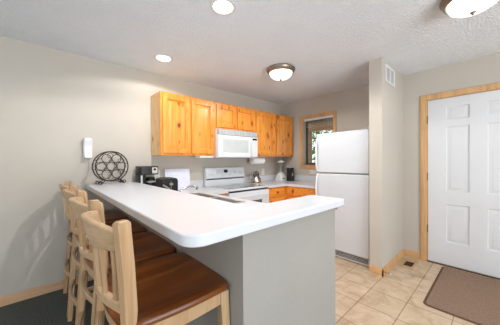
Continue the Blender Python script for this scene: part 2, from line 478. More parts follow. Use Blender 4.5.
def tree(x, y, hgt, rad, mat, label, n):
    t = thing('leafy_tree', label, 'tree', (x, y, -1.0), 'trees outside the kitchen window')
    tr = MB().tube([(x, y, -1.0), (x+.1, y, hgt*.3), (x, y+.1, hgt*.8)], [.14, .10, .04], 8)
    tr.build('trunk', 'bark', t)
    lf = MB()
    for i in range(n):
        a = random.uniform(0, 2*PI); q = random.random()**.4*rad; zz = random.uniform(0, 1)
        sc = math.sin(PI*min(1, .15+zz*.8))
        p = Vector((x+q*sc*math.cos(a), y+q*sc*math.sin(a), hgt*.1+zz*hgt*.9))
        u = Vector((random.gauss(0, 1), random.gauss(0, 1), random.gauss(0, 1))).normalized()
        w_ = u.orthogonal().normalized(); s0 = random.uniform(.07, .13)
        vs = [lf.b.verts.new(p+u*s0*a1+w_*s0*.5*b1) for a1, b1 in ((-1, 0), (0, -1), (1, 0), (0, 1))]
        lf.b.faces.new(vs)
    lf.build('foliage', mat, t, smooth=False)
tree(7.6, 4.6, 5.0, 1.2, 'leaf', 'green leafy tree left in the kitchen window view', 2600)
tree(10.6, 4.2, 5.5, 1.2, 'leaf_light', 'pale green tree right in the kitchen window view', 2200)
tree(9.4, 7.6, 4.2, 1.4, 'leaf', 'darker green tree farthest back outside the kitchen window', 1800)

# ------------------------------------------------------------------ bar: half wall and top
hw = MB()
hw.prism([(.611, .72), (1.393, .72), (1.393, .84), (.731, .84), (.731, YW), (.611, YW)], 0, 1.009)
struct('wall_half', hw, 'half_wall_paint', smooth=False)
struct('trim_1', MB().box(1.393, 1.403, .705, .86, .979, 1.009), 'oak_trim_flat')
bt = MB()
pts = [(.3372, YW-.002), (.3372, .662+.06)]
pts = []
def corner(cx, cy, r, a0, a1, n=8): return [(cx+r*math.cos(R(a0+(a1-a0)*i/n)), cy+r*math.sin(R(a0+(a1-a0)*i/n))) for i in range(n+1)]
pts += [(.337, YW-.002)]
pts += corner(.337+.07, .662+.07, .07, 180, 270)
pts += corner(1.411-.015, .662+.015, .015, 270, 360, 4)
pts += corner(1.411-.015, .905-.015, .015, 0, 90, 4)
pts += [(.82, .905), (.82, YW-.002)]
bt.prism(pts, 1.010, 1.052)
tag(bt.build('breakfast_bar', 'laminate', bevel=.005), 'long white raised L-shaped laminate bar top in front of the stools', 'bar counter')

# ------------------------------------------------------------------ lower counters and cabinets
CZ = .915
cab_front = [(.012, .0), (.02, .006), (.03, .006), (.055, .0), (.06, .0)]
def cab_door(root, u0, u1, v0, v1, f, mat, name='door', knob=None, fr=.056):
    d = MB().panelled(u0, u1, v0, v1, .02, [(u0+fr, u1-fr, v0+fr, v1-fr)], [(.001, .017), (.012, .017), (.040, .003), (.042, .003)], f)
    o = d.build(name, mat, root, bevel=.002)
    if knob:
        ku, kv = knob
        MB().lathe([(.007, 0), (.006, .012), (.015, .018), (.016, .024), (.01, .03), (0, .031)], f=lambda x, y, z: f(ku+x, kv+y, -z), n=14).build('knob', 'brass_dark', o)
    return o
def cab_drawer(root, u0, u1, v0, v1, f, mat, knob=True):
    d = MB().panelled(u0, u1, v0, v1, .02, [(u0+.012, u1-.012, v0+.012, v1-.012)], [(.004, -.003), (.008, -.003)], f)
    o = d.build('drawer', mat, root, bevel=.002)
    if knob:
        ku, kv = (u0+u1)/2, (v0+v1)/2
        MB().lathe([(.007, 0), (.006, .012), (.015, .018), (.016, .024), (.01, .03), (0, .031)], f=lambda x, y, z: f(ku+x, kv+y, -z), n=14).build('knob', 'brass_dark', o)

# corner unit left of the stove
c1 = thing('base_cabinet', 'low pine base cabinet just left of the stove', 'cabinet', (1.61, 2.7, 0))
MB().box(1.45, 1.776, 2.41, YW-.005, .1, CZ-.035).build('body', 'pine_low', c1)
MB().box(1.45, 1.776, 2.47, 2.5, 0, .1).build('toe_kick', 'dark_gap', c1)
cab_drawer(c1, 1.475, 1.765, .73, .865, facing_y(2.39), 'pine_low')
cab_door(c1, 1.475, 1.765, .12, .71, facing_y(2.39), 'pine_low', knob=(1.74, .66))
# sink unit under the left leg (its doors look towards the fridge)
c2 = thing('sink_cabinet', 'pine sink cabinet behind the raised bar', 'cabinet', (1.08, 1.7, 0))
MB().box(.735, 1.445, .845, YW-.005, .1, .70).box(1.42, 1.445, .845, YW-.005, .70, CZ-.035).build('body', 'pine_low', c2)
MB().box(1.35, 1.38, .845, 2.4, 0, .1).build('toe_kick', 'dark_gap', c2)
fx = lambda u, v, d: (1.465-d, u, v)
for a in (.86, 1.25, 1.64, 2.03):
    cab_door(c2, a+.01, a+.37, .12, .86, fx, 'pine_low', knob=(a+.34, .8))
# right of the stove + right run
c3 = thing('base_cabinet', 'low pine cabinet with drawer right of the stove', 'cabinet', (2.76, 2.7, 0))
MB().box(2.541, 2.98, 2.41, YW-.005, .1, CZ-.035).build('body', 'pine_low', c3)
MB().box(2.541, 3.0, 2.47, 2.5, 0, .1).build('toe_kick', 'dark_gap', c3)
cab_drawer(c3, 2.56, 2.93, .73, .865, facing_y(2.39), 'pine_low')
cab_door(c3, 2.56, 2.93, .12, .71, facing_y(2.39), 'pine_low', knob=(2.6, .66))
c4 = thing('base_cabinet', 'low pine cabinet under the counter beside the fridge', 'cabinet', (3.3, 2.3, 0))
MB().box(2.981, XW-.005, 1.79, YW-.005, .1, CZ-.035).build('body', 'pine_low', c4)
MB().box(3.03, 3.06, 1.79, 2.45, 0, .1).build('toe_kick', 'dark_gap', c4)
cab_drawer(c4, 1.81, 2.36, .73, .865, facing_x(2.961), 'pine_low', knob=False)
cab_door(c4, 1.81, 2.36, .12, .71, facing_x(2.961), 'pine_low', knob=(2.3, .66))

# worktops
SX0, SX1, SY0, SY1 = .93, 1.375, 1.60, 2.44
wt = MB()
z0, z1 = CZ-.035, CZ
wt.box(.735, 1.472, .845, SY0, z0, z1).box(.735, SX0, SY0, SY1, z0, z1).box(SX1, 1.472, SY0, SY1, z0, z1)
wt.box(.735, 1.472, SY1, YW-.005, z0, z1).box(1.472, 1.777, 2.375, YW-.005, z0, z1)
wt.box(1.045, 1.777, YW-.024, YW-.005, z1, z1+.10)
tag(wt.build('worktop', 'laminate', smooth=False), 'lower white laminate worktop holding the sink behind the raised bar', 'worktop')
wt = MB()
wt.prism([(2.541, 2.375), (2.955, 2.375), (2.955, 1.785), (XW-.005, 1.785), (XW-.005, YW-.005), (2.541, YW-.005)], z0, z1)
wt.box(2.541, XW-.005, YW-.024, YW-.005, z1, z1+.10).box(XW-.024, XW-.005, 1.785, YW-.024, z1, z1+.10)
tag(wt.build('worktop', 'laminate', smooth=False), 'white laminate corner worktop between stove and fridge', 'worktop')

# sink
sk = thing('kitchen_sink', 'stainless steel double sink set in the worktop behind the bar', 'sink', ((SX0+SX1)/2, (SY0+SY1)/2, CZ))
rim = MB()
for a, b2, c2, d2 in ((SX0-.014, SX0+.012, SY0-.014, SY1+.014), (SX1-.012, SX1+.014, SY0-.014, SY1+.014), (SX0, SX1, SY0-.014, SY0+.012), (SX0, SX1, SY1-.012, SY1+.014), (SX0, SX1, 2.01, 2.04)):
    rim.box(a, b2, c2, d2, CZ+.0005, CZ+.004)
rim.build('rim', 'stainless', sk, bevel=.001)
for y0, y1 in ((SY0+.012, 2.01), (2.04, SY1-.012)):
    bw = MB(); x0, x1 = SX0+.012, SX1-.012; zb = CZ-.17; t = .003
    bw.box(x0, x0+t, y0, y1, zb, CZ+.001).box(x1-t, x1, y0, y1, zb, CZ+.001).box(x0, x1, y0, y0+t, zb, CZ+.001).box(x0, x1, y1-t, y1, zb, CZ+.001).box(x0, x1, y0, y1, zb-t, zb)
    o = bw.build('basin', 'stainless', sk)
    MB().lathe([(.04, 0), (.042, .003), (.03, .004), (0, .002)], ((x0+x1)/2, (y0+y1)/2, zb), 20).build('drain', 'chrome', o)
fa = thing('faucet', 'curved chrome faucet rising behind the raised bar', 'faucet', (.865, 2.02, CZ))
MB().box(.84, .89, 1.92, 2.12, CZ, CZ+.018).lathe([(.026, CZ+.018), (.024, CZ+.07), (.018, CZ+.085), (0, CZ+.088)], (.865, 2.02, 0), 18).build('base', 'chrome', fa, bevel=.004)
sp = [(.865, 2.02, CZ+.05)]
for i in range(13):
    t = i/12; sp.append((.875+.245*t, 2.02-.01*t, CZ+.06+.085*math.sin(min(1, t*1.15)*PI*.5)**.9 - (.02*max(0, t-.8)/.2)))
MB().tube(sp, .010, 10).build('spout', 'chrome', fa)
MB().lathe([(.013, 0), (.013, .03), (0, .03)], (1.118, 2.01, CZ+.103), 12).build('aerator', 'chrome', fa)
MB().tube([(.865, 2.02, CZ+.085), (.86, 2.06, CZ+.13), (.845, 2.16, CZ+.155)], [.008, .007, .008], 8).build('lever', 'chrome', fa)

# ------------------------------------------------------------------ stove
SXa, SXb = 1.781, 2.537
st = thing('stove', 'white electric range with smooth glass cooktop under the microwave', 'stove', ((SXa+SXb)/2, 2.7, 0))
MB().box(SXa, SXb, 2.40, 2.99, .08, .90).build('body', 'appliance_white', st, bevel=.003)
MB().box(SXa+.02, SXb-.02, 2.45, 2.9, .0, .08).build('base', 'dark_gap', st)
MB().prism(rrect(SXa, SXb, 2.355, 2.93, .01, 3), .898, .922).build('cooktop_frame', 'appliance_white', st, bevel=.004)
ct = MB().prism(rrect(SXa+.04, SXb-.04, 2.40, 2.88, .015, 4), .9225, .9255).build('cooktop_glass', 'cooktop_glass', st)
for (x, y, r) in ((1.97, 2.53, .10), (2.35, 2.53, .08), (1.97, 2.76, .075), (2.35, 2.76, .10)):
    MB().tube([(x+r*math.cos(2*PI*i/28), y+r*math.sin(2*PI*i/28), .9255) for i in range(28)], .0015, 4, True).build('burner_ring', 'light_grey_plastic', ct)
bgd = MB()
prof = [(2.925, .92), (2.985, .92), (2.985, 1.185), (2.975, 1.195), (2.955, 1.195), (2.945, 1.185), (2.925, 1.03), (2.945, 1.02), (2.945, .92)]
bgd.prism([(2.945, .915), (3.0, .915), (3.0, 1.19), (2.99, 1.197), (2.965, 1.197), (2.953, 1.188), (2.925, 1.035), (2.945, 1.028)], SXa+.003, SXb-.003, lambda a, b2, d: (d, a, b2))
back = bgd.build('backguard', 'appliance_white', st, bevel=.003)
MB().box(SXa+.01, SXb-.01, 2.9415, 2.945, 1.012, 1.026).build('vent_slot', 'dark_gap', st)
def onpanel(x, t, off):  # point on the sloped control panel
    y = 2.925+(2.953-2.925)*t; z = 1.035+(1.188-1.035)*t
    n = Vector((0, -(1.188-1.035), (2.953-2.925))).normalized()
    return Vector((x, y, z))+n*off
for x in (1.865, 1.98, 2.33, 2.45):
    n = Vector((0, -.153, .028)).normalized(); u = Vector((1, 0, 0)); w_ = n.cross(u)
    cc = onpanel(x, .5, 0)
    kb = MB().lathe([(.027, 0), (.026, .004), (.020, .006), (.018, .02), (0, .021)], f=lambda a, b2, z: cc+u*a+w_*b2+n*z, n=20)
    kk = kb.build('dial', 'white_plastic', back)
    a = cc+n*.021
    MB().hexa([a-u*.002-w_*.016, a+u*.002-w_*.016, a+u*.002+w_*.016, a-u*.002+w_*.016], [a-u*.002-w_*.016+n*.003, a+u*.002-w_*.016+n*.003, a+u*.002+w_*.016+n*.003, a-u*.002+w_*.016+n*.003]).build('pointer', 'light_grey_plastic', kk)
def panel_rect(xa, xb, t0, t1, off, name, mat, par):
    MB().hexa([onpanel(xa, t0, -.002), onpanel(xb, t0, -.002), onpanel(xb, t1, -.002), onpanel(xa, t1, -.002)], [onpanel(xa, t0, off), onpanel(xb, t0, off), onpanel(xb, t1, off), onpanel(xa, t1, off)]).build(name, mat, par)
panel_rect(2.115, 2.185, .52, .82, .001, 'display', 'black_glass', back)
for i in range(3):
    for s_ in (0, 1):
        panel_rect(2.06+s_*.15+i*.016, 2.07+s_*.15+i*.016, .22, .34, .0015, 'button', 'light_grey_plastic', back)
od = thing  # noqa
ovd = MB().box(SXa+.004, SXb-.004, 2.362, 2.399, .27, .872).build('oven_door', 'appliance_white', st, bevel=.006)
MB().box(SXa+.16, SXb-.16, 2.359, 2.363, .42, .735).build('oven_window', 'oven_glass', ovd, bevel=.001)
hd = MB().tube([(SXa+.06, 2.365, .805), (SXa+.06, 2.325, .81), (SXb-.06, 2.325, .81), (SXb-.06, 2.365, .805)], .011, 10)
hd.build('handle', 'appliance_white', ovd)
MB().box(SXa+.004, SXb-.004, 2.395, 2.40, .874, .896).build('gap_strip', 'dark_gap', st)
MB().box(SXa+.004, SXb-.004, 2.366, 2.40, .09, .262).build('drawer', 'appliance_white', st, bevel=.005)

# ------------------------------------------------------------------ upper cabinets
YC = 2.71
def upper(x0, x1, z0_, z1_, label, doors, side=False, stile=.03):
    c = thing('wall_cabinet', label, 'cabinet', ((x0+x1)/2, YW, z0_))
    MB().box(x0, x1, YC+.02, YW-.005, z0_, z1_).build('body', 'pine_side' if side else 'pine', c, bevel=.001)
    fr = MB()
    fr.box(x0, x1, YC, YC+.02, z1_-.03, z1_).box(x0, x1, YC, YC+.02, z0_, z0_+.03).box(x0, x0+stile, YC, YC+.02, z0_+.03, z1_-.03).box(x1-stile, x1, YC, YC+.02, z0_+.03, z1_-.03)
    fr.box((x0+x1)/2-.02, (x0+x1)/2+.02, YC, YC+.02, z0_+.03, z1_-.03)
    fr.build('face_frame', 'pine', c)
    for (a, b2, kn) in doors:
        cab_door(c, a, b2, z0_+.028, z1_-.028, facing_y(YC-.02), 'pine', knob=kn)
    return c
upper(1.03, 1.795, 1.372, 2.134, 'large double-door knotty pine wall cabinet left of the microwave', [(1.056, 1.400, None), (1.432, 1.770, None)], True)
upper(1.797, 2.562, 1.755, 2.134, 'short knotty pine wall cabinet above the microwave', [(1.82, 2.160, None), (2.20, 2.538, None)])
upper(2.564, 3.585, 1.372, 2.134, 'wide knotty pine wall cabinet right of the microwave near the window', [(2.592, 3.045, None), (3.10, 3.556, None)])
fl = thing('under_cabinet_light', 'slim white light bar under the pine cabinet left of the microwave', 'light', (1.58, 2.78, 1.36))
MB().box(1.56, 1.785, 2.72, 2.84, 1.346, 1.371).build('housing', 'white_plastic', fl, bevel=.003)
MB().box(1.57, 1.775, 2.732, 2.828, 1.343, 1.3465).build('diffuser', 'paper', fl)

# ------------------------------------------------------------------ microwave
mw = thing('microwave', 'white over-the-range microwave mounted above the stove', 'microwave', (2.16, 2.82, 1.36))
MX0, MX1, MY, MZ0, MZ1 = 1.801, 2.559, 2.63, 1.345, 1.752
MB().box(MX0, MX1, MY+.03, YW-.005, MZ0, MZ1).build('body', 'appliance_white', mw, bevel=.004)
gr = MB(); gr.box(MX0, MX1, MY+.005, MY+.03, MZ1-.082, MZ1)
grille = gr.build('vent_grille', 'grey_plastic', mw, bevel=.002)
sl_ = MB()
for i in range(6): sl_.box(MX0+.02, MX1-.02, MY+.001, MY+.006, MZ1-.073+i*.0115, MZ1-.068+i*.0115)
for i in range(7): sl_.box(MX0+.02+i*.119, MX0+.026+i*.119, MY, MY+.006, MZ1-.075, MZ1-.01)
sl_.build('slats', 'light_grey_plastic', grille)
dx1 = 2.425
md = MB().panelled(MX0, dx1, MZ0+.012, MZ1-.086, .03, [(MX0+.075, dx1-.05, MZ0+.07, MZ1-.135)], [(.006, .006), (.008, .006)], facing_y(MY))
md_ = md.build('door', 'appliance_white', mw, bevel=.003)
MB().box(MX0+.084, dx1-.059, MY+.0035, MY+.0058, MZ0+.079, MZ1-.144).build('window', 'microwave_glass', md_)
MB().tube([(dx1-.022, MY, MZ1-.10), (dx1-.022, MY-.03, MZ1-.115), (dx1-.022, MY-.033, (MZ0+MZ1)/2-.04), (dx1-.022, MY-.03, MZ0+.035), (dx1-.022, MY, MZ0+.02)], .009, 10).build('handle', 'appliance_white', md_)
mp = MB().box(dx1+.003, MX1, MY, MY+.03, MZ0+.012, MZ1-.086).build('control_panel', 'appliance_white', mw, bevel=.003)
MB().box(dx1+.022, MX1-.018, MY-.0015, MY+.001, MZ1-.132, MZ1-.104).build('display', 'black_glass', mp)
for i in range(3):
    for j in range(5):
        x = dx1+.026+i*.032; z = MZ0+.035+j*.034
        MB().box(x, x+.024, MY-.001, MY+.001, z, z+.02).build('button', 'white_plastic', mp)
MB().box(MX0+.01, MX1-.01, MY+.035, YW-.06, MZ0-.004, MZ0+.001).build('underside_filter', 'grey_plastic', mw)

# ------------------------------------------------------------------ fridge
fr = thing('refrigerator', 'white top-freezer refrigerator beside the wing wall', 'refrigerator', (3.24, 1.41, 0))
FX, FY0, FY1 = 2.863, 1.052, 1.762
MB().box(FX+.07, XW-.03, FY0+.003, FY1-.003, .02, 1.655).build('body', 'fridge_white', fr, bevel=.006)
fd = MB().box(FX, FX+.065, FY0, FY1, 1.128, 1.668).build('freezer_door', 'fridge_white', fr, bevel=.014, segs=3)
ld = MB().box(FX, FX+.065, FY0, FY1, .105, 1.116).build('fridge_door', 'fridge_white', fr, bevel=.014, segs=3)
MB().box(FX+.055, FX+.072, FY0+.008, FY1-.008, .1, 1.66).build('gasket', 'grey_plastic', fr)
hy = FY1-.028
def fh(z0_, z1_, par):
    path = []
    for i in range(11):
        t = i/10; z = z0_+(z1_-z0_)*t; d = .042*math.sin(PI*t)**.45 if 0 < t < 1 else 0
        path.append((FX-d, hy, z))
    MB().ribbon(path, .022, .016, (1, 0, 0.001)).build('handle', 'white_plastic', par, bevel=.003)
fh(1.145, 1.61, fd); fh(.70, 1.10, ld)
MB().box(FX-.001, FX+.002, FY0+.07, FY0+.13, 1.585, 1.597).build('badge', 'light_grey_plastic', fd)
MB().box(FX+.03, FX+.07, FY0+.03, FY0+.1, 1.656, 1.675).build('hinge_cover', 'fridge_white', fr, bevel=.003)
kp = MB().box(FX+.03, FX+.06, FY0+.01, FY1-.01, .012, .098)
kpo = kp.build('base_grille', 'light_grey_plastic', fr)
for i in range(1, 5): MB().box(FX+.025, FX+.031, FY0+.02, FY1-.02, .020+i*.016, .0255+i*.016).build('slot', 'dark_gap', kpo)
for x in (FX+.09, XW-.12):
    for y in (FY0+.06, FY1-.06): MB().lathe([(.018, 0), (.018, .02), (0, .021)], (x, y, 0), 12).build('foot', 'black_plastic', fr)

# ------------------------------------------------------------------ things on the lower counters
Zc = CZ
ck = thing('coffee_maker', 'black drip coffee maker with glass carafe at the wall end of the bar', 'coffee maker', (.93, 2.89, Zc))
x0, x1, y0, y1 = .825, 1.042, 2.79, 2.99
MB().prism(rrect(x0, x1, y0, y1, .03, 4), Zc, Zc+.045).build('base', 'black_plastic', ck, bevel=.004)
MB().prism(rrect(x0, x0+.075, y0+.02, y1, .02, 4), Zc+.04, Zc+.25).build('water_tank', 'black_plastic', ck, bevel=.004)
hd_ = MB().prism(rrect(x0, x1, y0, y1, .03, 4), Zc+.225, Zc+.325).build('brew_head', 'black_plastic', ck, bevel=.006)
MB().box(x0+.135, x1-.02, y0-.003, y0+.002, Zc+.24, Zc+.31).build('control_panel', 'stainless', hd_, bevel=.001)
MB().box(x0+.15, x1-.04, y0-.005, y0, Zc+.275, Zc+.30).build('clock_display', 'black_glass', hd_)
MB().box(x0+.012, x0+.03, y0+.015, y0+.022, Zc+.05, Zc+.22).build('level_window', 'light_grey_plastic', ck)
cf = MB().lathe([(.055, 0), (.066, .02), (.066, .08), (.05, .12), (.048, .128)], (x0+.145, (y0+y1)/2-.01, Zc+.047), 24).build('carafe', 'black_glass', ck)
MB().lathe([(.05, 0), (.05, .012), (.02, .016), (0, .018)], (x0+.145, (y0+y1)/2-.01, Zc+.176), 24).build('carafe_lid', 'black_plastic', cf)
MB().lathe([(.067, 0), (.067, .018)], (x0+.145, (y0+y1)/2-.01, Zc+.13), 24).build('carafe_band', 'stainless', cf)
cx_, cy_ = x0+.145, (y0+y1)/2-.01
MB().ribbon([(cx_+.04, cy_-.045, Zc+.17), (cx_+.07, cy_-.075, Zc+.165), (cx_+.07, cy_-.078, Zc+.09), (cx_+.045, cy_-.05, Zc+.07)], .018, .012, (0.6, -.6, .3)).build('carafe_handle', 'black_plastic', cf, bevel=.002)

ts = thing('toaster', 'black two-slot toaster between coffee maker and white board', 'toaster', (1.04, 2.57, Zc))
tb = MB()
pr_ = rrect(.952, 1.122, Zc+.012, Zc+.197, (.035, .035, .01, .01), 5)
tb.prism(pr_, 2.44, 2.66, lambda a, b2, d: (a, d, b2))
tbo = tb.build('body', 'black_plastic', ts, bevel=.006)
for xx in (.99, 1.06): MB().box(xx, xx+.03, 2.47, 2.63, Zc+.195, Zc+.1985).build('slot', 'dark_gap', tbo)
MB().box(1.02, 1.06, 2.428, 2.441, Zc+.12, Zc+.14).build('lever', 'grey_plastic', ts, bevel=.002)
MB().lathe([(.012, 0), (.011, .012), (0, .013)], f=lambda x, y, z: (1.04+x, 2.44-z, Zc+.06+y), n=14).build('dial', 'light_grey_plastic', ts)
MB().box(1.037, 1.043, 2.438, 2.441, Zc+.05, Zc+.16).build('lever_slot', 'grey_plastic', ts)
for xx in (.97, 1.105):
    for yy in (2.46, 2.64): MB().lathe([(.01, 0), (.01, .013)], (xx, yy, Zc), 10).build('foot', 'black_plastic', ts)

bd = MB().hexa([(1.19, 2.962, Zc+.001), (1.548, 2.962, Zc+.001), (1.548, 2.970, Zc+.001), (1.19, 2.970, Zc+.001)],
               [(1.19, 2.995, Zc+.28), (1.548, 2.995, Zc+.28), (1.548, 3.003, Zc+.28), (1.19, 3.003, Zc+.28)])
tag(bd.build('cutting_board', 'board_white', bevel=.002), 'plain bluish white board leaning on the backsplash behind the toaster', 'cutting board')

# kettle on trivet
tv = MB().lathe([(.098, 0), (.10, .003), (.10, .012), (.098, .014), (0, .014)], (2.68, 2.80, Zc), 32)
tag(tv.build('trivet', 'trivet_wood'), 'round wooden trivet under the steel kettle', 'trivet')
kt = thing('kettle', 'steel stovetop kettle with black handle right of the stove', 'kettle', (2.68, 2.80, Zc+.014))
kz = Zc+.014
MB().lathe([(.07, 0), (.086, .008), (.09, .03), (.078, .075), (.05, .115), (.032, .128), (.03, .13)], (2.68, 2.80, kz), 28).build('body', 'kettle_steel', kt)
MB().lathe([(.033, 0), (.030, .008), (.012, .014), (.010, .02), (.016, .028), (.012, .036), (0, .038)], (2.68, 2.80, kz+.13), 18).build('lid', 'black_plastic', kt)
hp = [(2.68-.062*math.cos(a), 2.80, kz+.115+.070*math.sin(a)) for a in [PI*i/14 for i in range(15)]]
MB().ribbon(hp, .018, .012, (0, 1, 0.001)).build('handle', 'black_plastic', kt, bevel=.003)
MB().tube([(2.68-.07, 2.79, kz+.07), (2.68-.10, 2.785, kz+.10), (2.68-.115, 2.78, kz+.125)], [.018, .013, .010], 12).build('spout', 'kettle_steel', kt)

# blender
bx, by = 3.33, 2.80
bl = thing('blender', 'white countertop blender with clear jar in the counter corner', 'blender', (bx, by, Zc))
bb = MB(); a4 = rrect(bx-.085, bx+.085, by-.085, by+.085, .03, 4); t4 = rrect(bx-.052, bx+.052, by-.052, by+.052, .02, 4)
bb.sweep(None, [[(x, y, Zc) for x, y in a4], [(x, y, Zc+.03) for x, y in a4], [(bx+(x-bx)*.8, by+(y-by)*.8, Zc+.09) for x, y in a4], [(x, y, Zc+.14) for x, y in t4]])
bbo = bb.build('base', 'white_plastic', bl, bevel=.003)
MB().box(bx-.04, bx+.04, by-.084, by-.07, Zc+.035, Zc+.06).build('button_strip', 'grey_plastic', bbo, bevel=.002)
MB().lathe([(.045, 0), (.05, .025), (0, .026)], (bx, by, Zc+.14), 20).build('collar', 'light_grey_plastic', bl)
MB().lathe([(.046, 0), (.058, .10), (.066, .185)], (bx, by, Zc+.166), 20).build('jar', 'jar_glass', bl)
MB().lathe([(.068, 0), (.068, .018), (.03, .022), (.03, .036), (0, .037)], (bx, by, Zc+.35), 20).build('lid', 'white_plastic', bl)
MB().tube([(bx+.06, by-.03, Zc+.33), (bx+.105, by-.05, Zc+.32), (bx+.10, by-.05, Zc+.22), (bx+.052, by-.03, Zc+.21)], .008, 8).build('jar_handle', 'jar_glass', bl)

# can opener
ox, oy = 3.445, 2.665
co = thing('can_opener', 'upright black electric can opener right of the white blender', 'can opener', (ox, oy, Zc))
MB().prism(rrect(ox-.055, ox+.055, oy-.05, oy+.05, .015, 4), Zc, Zc+.245).build('body', 'black_plastic', co, bevel=.006)
MB().box(ox-.012, ox+.012, oy-.056, oy-.049, Zc+.10, Zc+.15).build('switch_plate', 'light_grey_plastic', co, bevel=.002)
MB().box(ox-.035, ox+.035, oy-.075, oy-.04, Zc+.19, Zc+.225).build('cutter_head', 'black_plastic', co, bevel=.004)
MB().lathe([(.016, 0), (.016, .012), (0, .013)], f=lambda x, y, z: (ox+x, oy-.075-z, Zc+.205+y), n=14).build('magnet', 'chrome', co)
cbl = MB().tube([(ox+.055, oy+.0, Zc+.01), (ox+.09, oy-.03, Zc+.008), (ox+.12, oy-.10, Zc+.008), (ox+.09, oy-.15, Zc+.008)], .004, 6)
cbl.build('power_cord', 'black_plastic', co)

# paper towel
pt = thing('paper_towel_roll', 'white paper towel roll mounted under the right pine cabinet', 'paper towel', (2.76, 2.86, 1.372))
MB().lathe([(.02, 0), (.058, 0), (.058, .27), (.02, .27)], f=lambda x, y, z: (2.635+z, 2.86+x, 1.30+y), n=28).build('roll', 'paper', pt)
hb = MB().box(2.616, 2.622, 2.83, 2.89, 1.285, 1.371).box(2.918, 2.924, 2.83, 2.89, 1.285, 1.371).box(2.616, 2.924, 2.83, 2.89, 1.365, 1.371)
hb.tube([(2.616, 2.86, 1.30), (2.924, 2.86, 1.30)], .010, 10)
hb.build('holder', 'white_plastic', pt, bevel=.001)

# outlets
def outlet(loc, f, label, name='wall_outlet'):
    o = thing(name, label, 'outlet', loc)
    pl = MB().prism(rrect(-.036, .036, -.058, .058, .006, 3), 0, .006, f).build('plate', 'white_plastic', o, bevel=.001)
    for s_ in (-1, 1):
        MB().prism(rrect(-.017, .017, s_*.026-.015, s_*.026+.015, .008, 3), .006, .0075, f).build('socket', 'light_grey_plastic', pl)
    return o
outlet((3.075, YW-.005, 1.09), lambda u, v, d: (3.075+u, YW-.005-d, 1.09+v), 'white outlet on the backsplash between kettle and blender')
outlet((1.10, YW-.005, 1.13), lambda u, v, d: (1.10+u, YW-.005-d, 1.13+v), 'white outlet on the backsplash above the toaster')
outlet((XW-.001, 2.30, 1.085), lambda u, v, d: (XW-.001-d, 2.30+v*1.0, 1.085+u), 'white outlet under the kitchen window next to the fridge')

# ------------------------------------------------------------------ things on the raised bar
RX, RY = .553, 2.885
BT = 1.052
wr = thing('wine_rack', 'round black wire wine rack standing at the wall end of the bar', 'wine rack', (RX, RY, BT))
rz = BT+.195; RR = .160; dpt = .034
ax = Vector((.97, .24, 0)).normalized(); nn = Vector((-ax.y, ax.x, 0))
def rp(u, v, d): return Vector((RX, RY, rz))+ax*u+Vector((0, 0, v))+nn*d
def ring(u, v, rad, d, n, t):
    return MB().tube([rp((u+rad*math.cos(2*PI*i/n))*1.05, v+rad*math.sin(2*PI*i/n), d) for i in range(n)], t, 8, True)
for s_ in (-1, 1):
    ring(0, 0, RR, s_*dpt, 44, .0065).build('outer_ring', 'iron', wr)
for (q, n_) in ((0, 1), (.098, 6)):
    for k_ in range(n_):
        a = R(60*k_)
        ring(q*math.cos(a), q*math.sin(a), .045, -dpt*.4, 24, .0042).build('bottle_ring', 'iron', wr)
for k_ in range(6):
    a = R(60*k_+30)
    ring(.118*math.cos(a), .118*math.sin(a), .026, dpt*.4, 18, .003).build('filler_ring', 'iron', wr)
    ring(.057*math.cos(a), .057*math.sin(a), .014, dpt*.4, 14, .003).build('filler_ring', 'iron', wr)
for k_ in range(10):
    a = 2*PI*k_/10+.2
    MB().tube([rp(RR*1.05*math.cos(a), RR*math.sin(a), -dpt), rp(RR*1.05*math.cos(a), RR*math.sin(a), dpt)], .004, 6).build('cross_bar', 'iron', wr)
for s_ in (-1, 1):
    for d_ in (-dpt, dpt):
        path = [rp(s_*.070, -.143, d_), rp(s_*.085, -.158, d_), rp(s_*.098, -.176, d_)]
        for i in range(24):
            t = i/23; a = PI+PI*2.4*t; q = .020*(1-.55*t)
            path.append(rp(s_*(.122+q*math.cos(a)), -.170+q*math.sin(a), d_))
        MB().tube(path, .005, 7).build('scroll_foot', 'iron', wr)

# ------------------------------------------------------------------ wall phone / intercom
ph = thing('wall_phone', 'white wall-mounted telephone handset left of the wine rack', 'telephone', (.358, YW, 1.44))
px_ = .358
MB().prism(rrect(px_-.040, px_+.040, 1.345, 1.54, .02, 5), YW-.024, YW-.001, lambda a, b2, d: (a, d, b2)).build('cradle', 'white_plastic', ph, bevel=.004)
hs = MB()
secs = []
for i in range(13):
    t = i/12; z = 1.338+.214*t; bulge = 0
    dd = .030+.022*math.cos(2*PI*t)*.6+.01; w_ = .036 if (t < .04 or t > .96) else .043
    yb = YW-.026; secs.append([(px_-w_, yb, z), (px_-w_*.8, yb-dd, z), (px_+w_*.8, yb-dd, z), (px_+w_, yb, z)])
hs.sweep(None, secs); hs.build('handset', 'white_plastic', ph, bevel=.006)
cd = []
for i in range(150):
    t = i/149; a = 2*PI*22*t
    cd.append((px_-.012+.035*math.sin(t*PI)+.006*math.cos(a), YW-.014+.006*math.sin(a), 1.345-.20*t))
MB().tube(cd, .0018, 5).build('coiled_cord', 'white_plastic', ph)

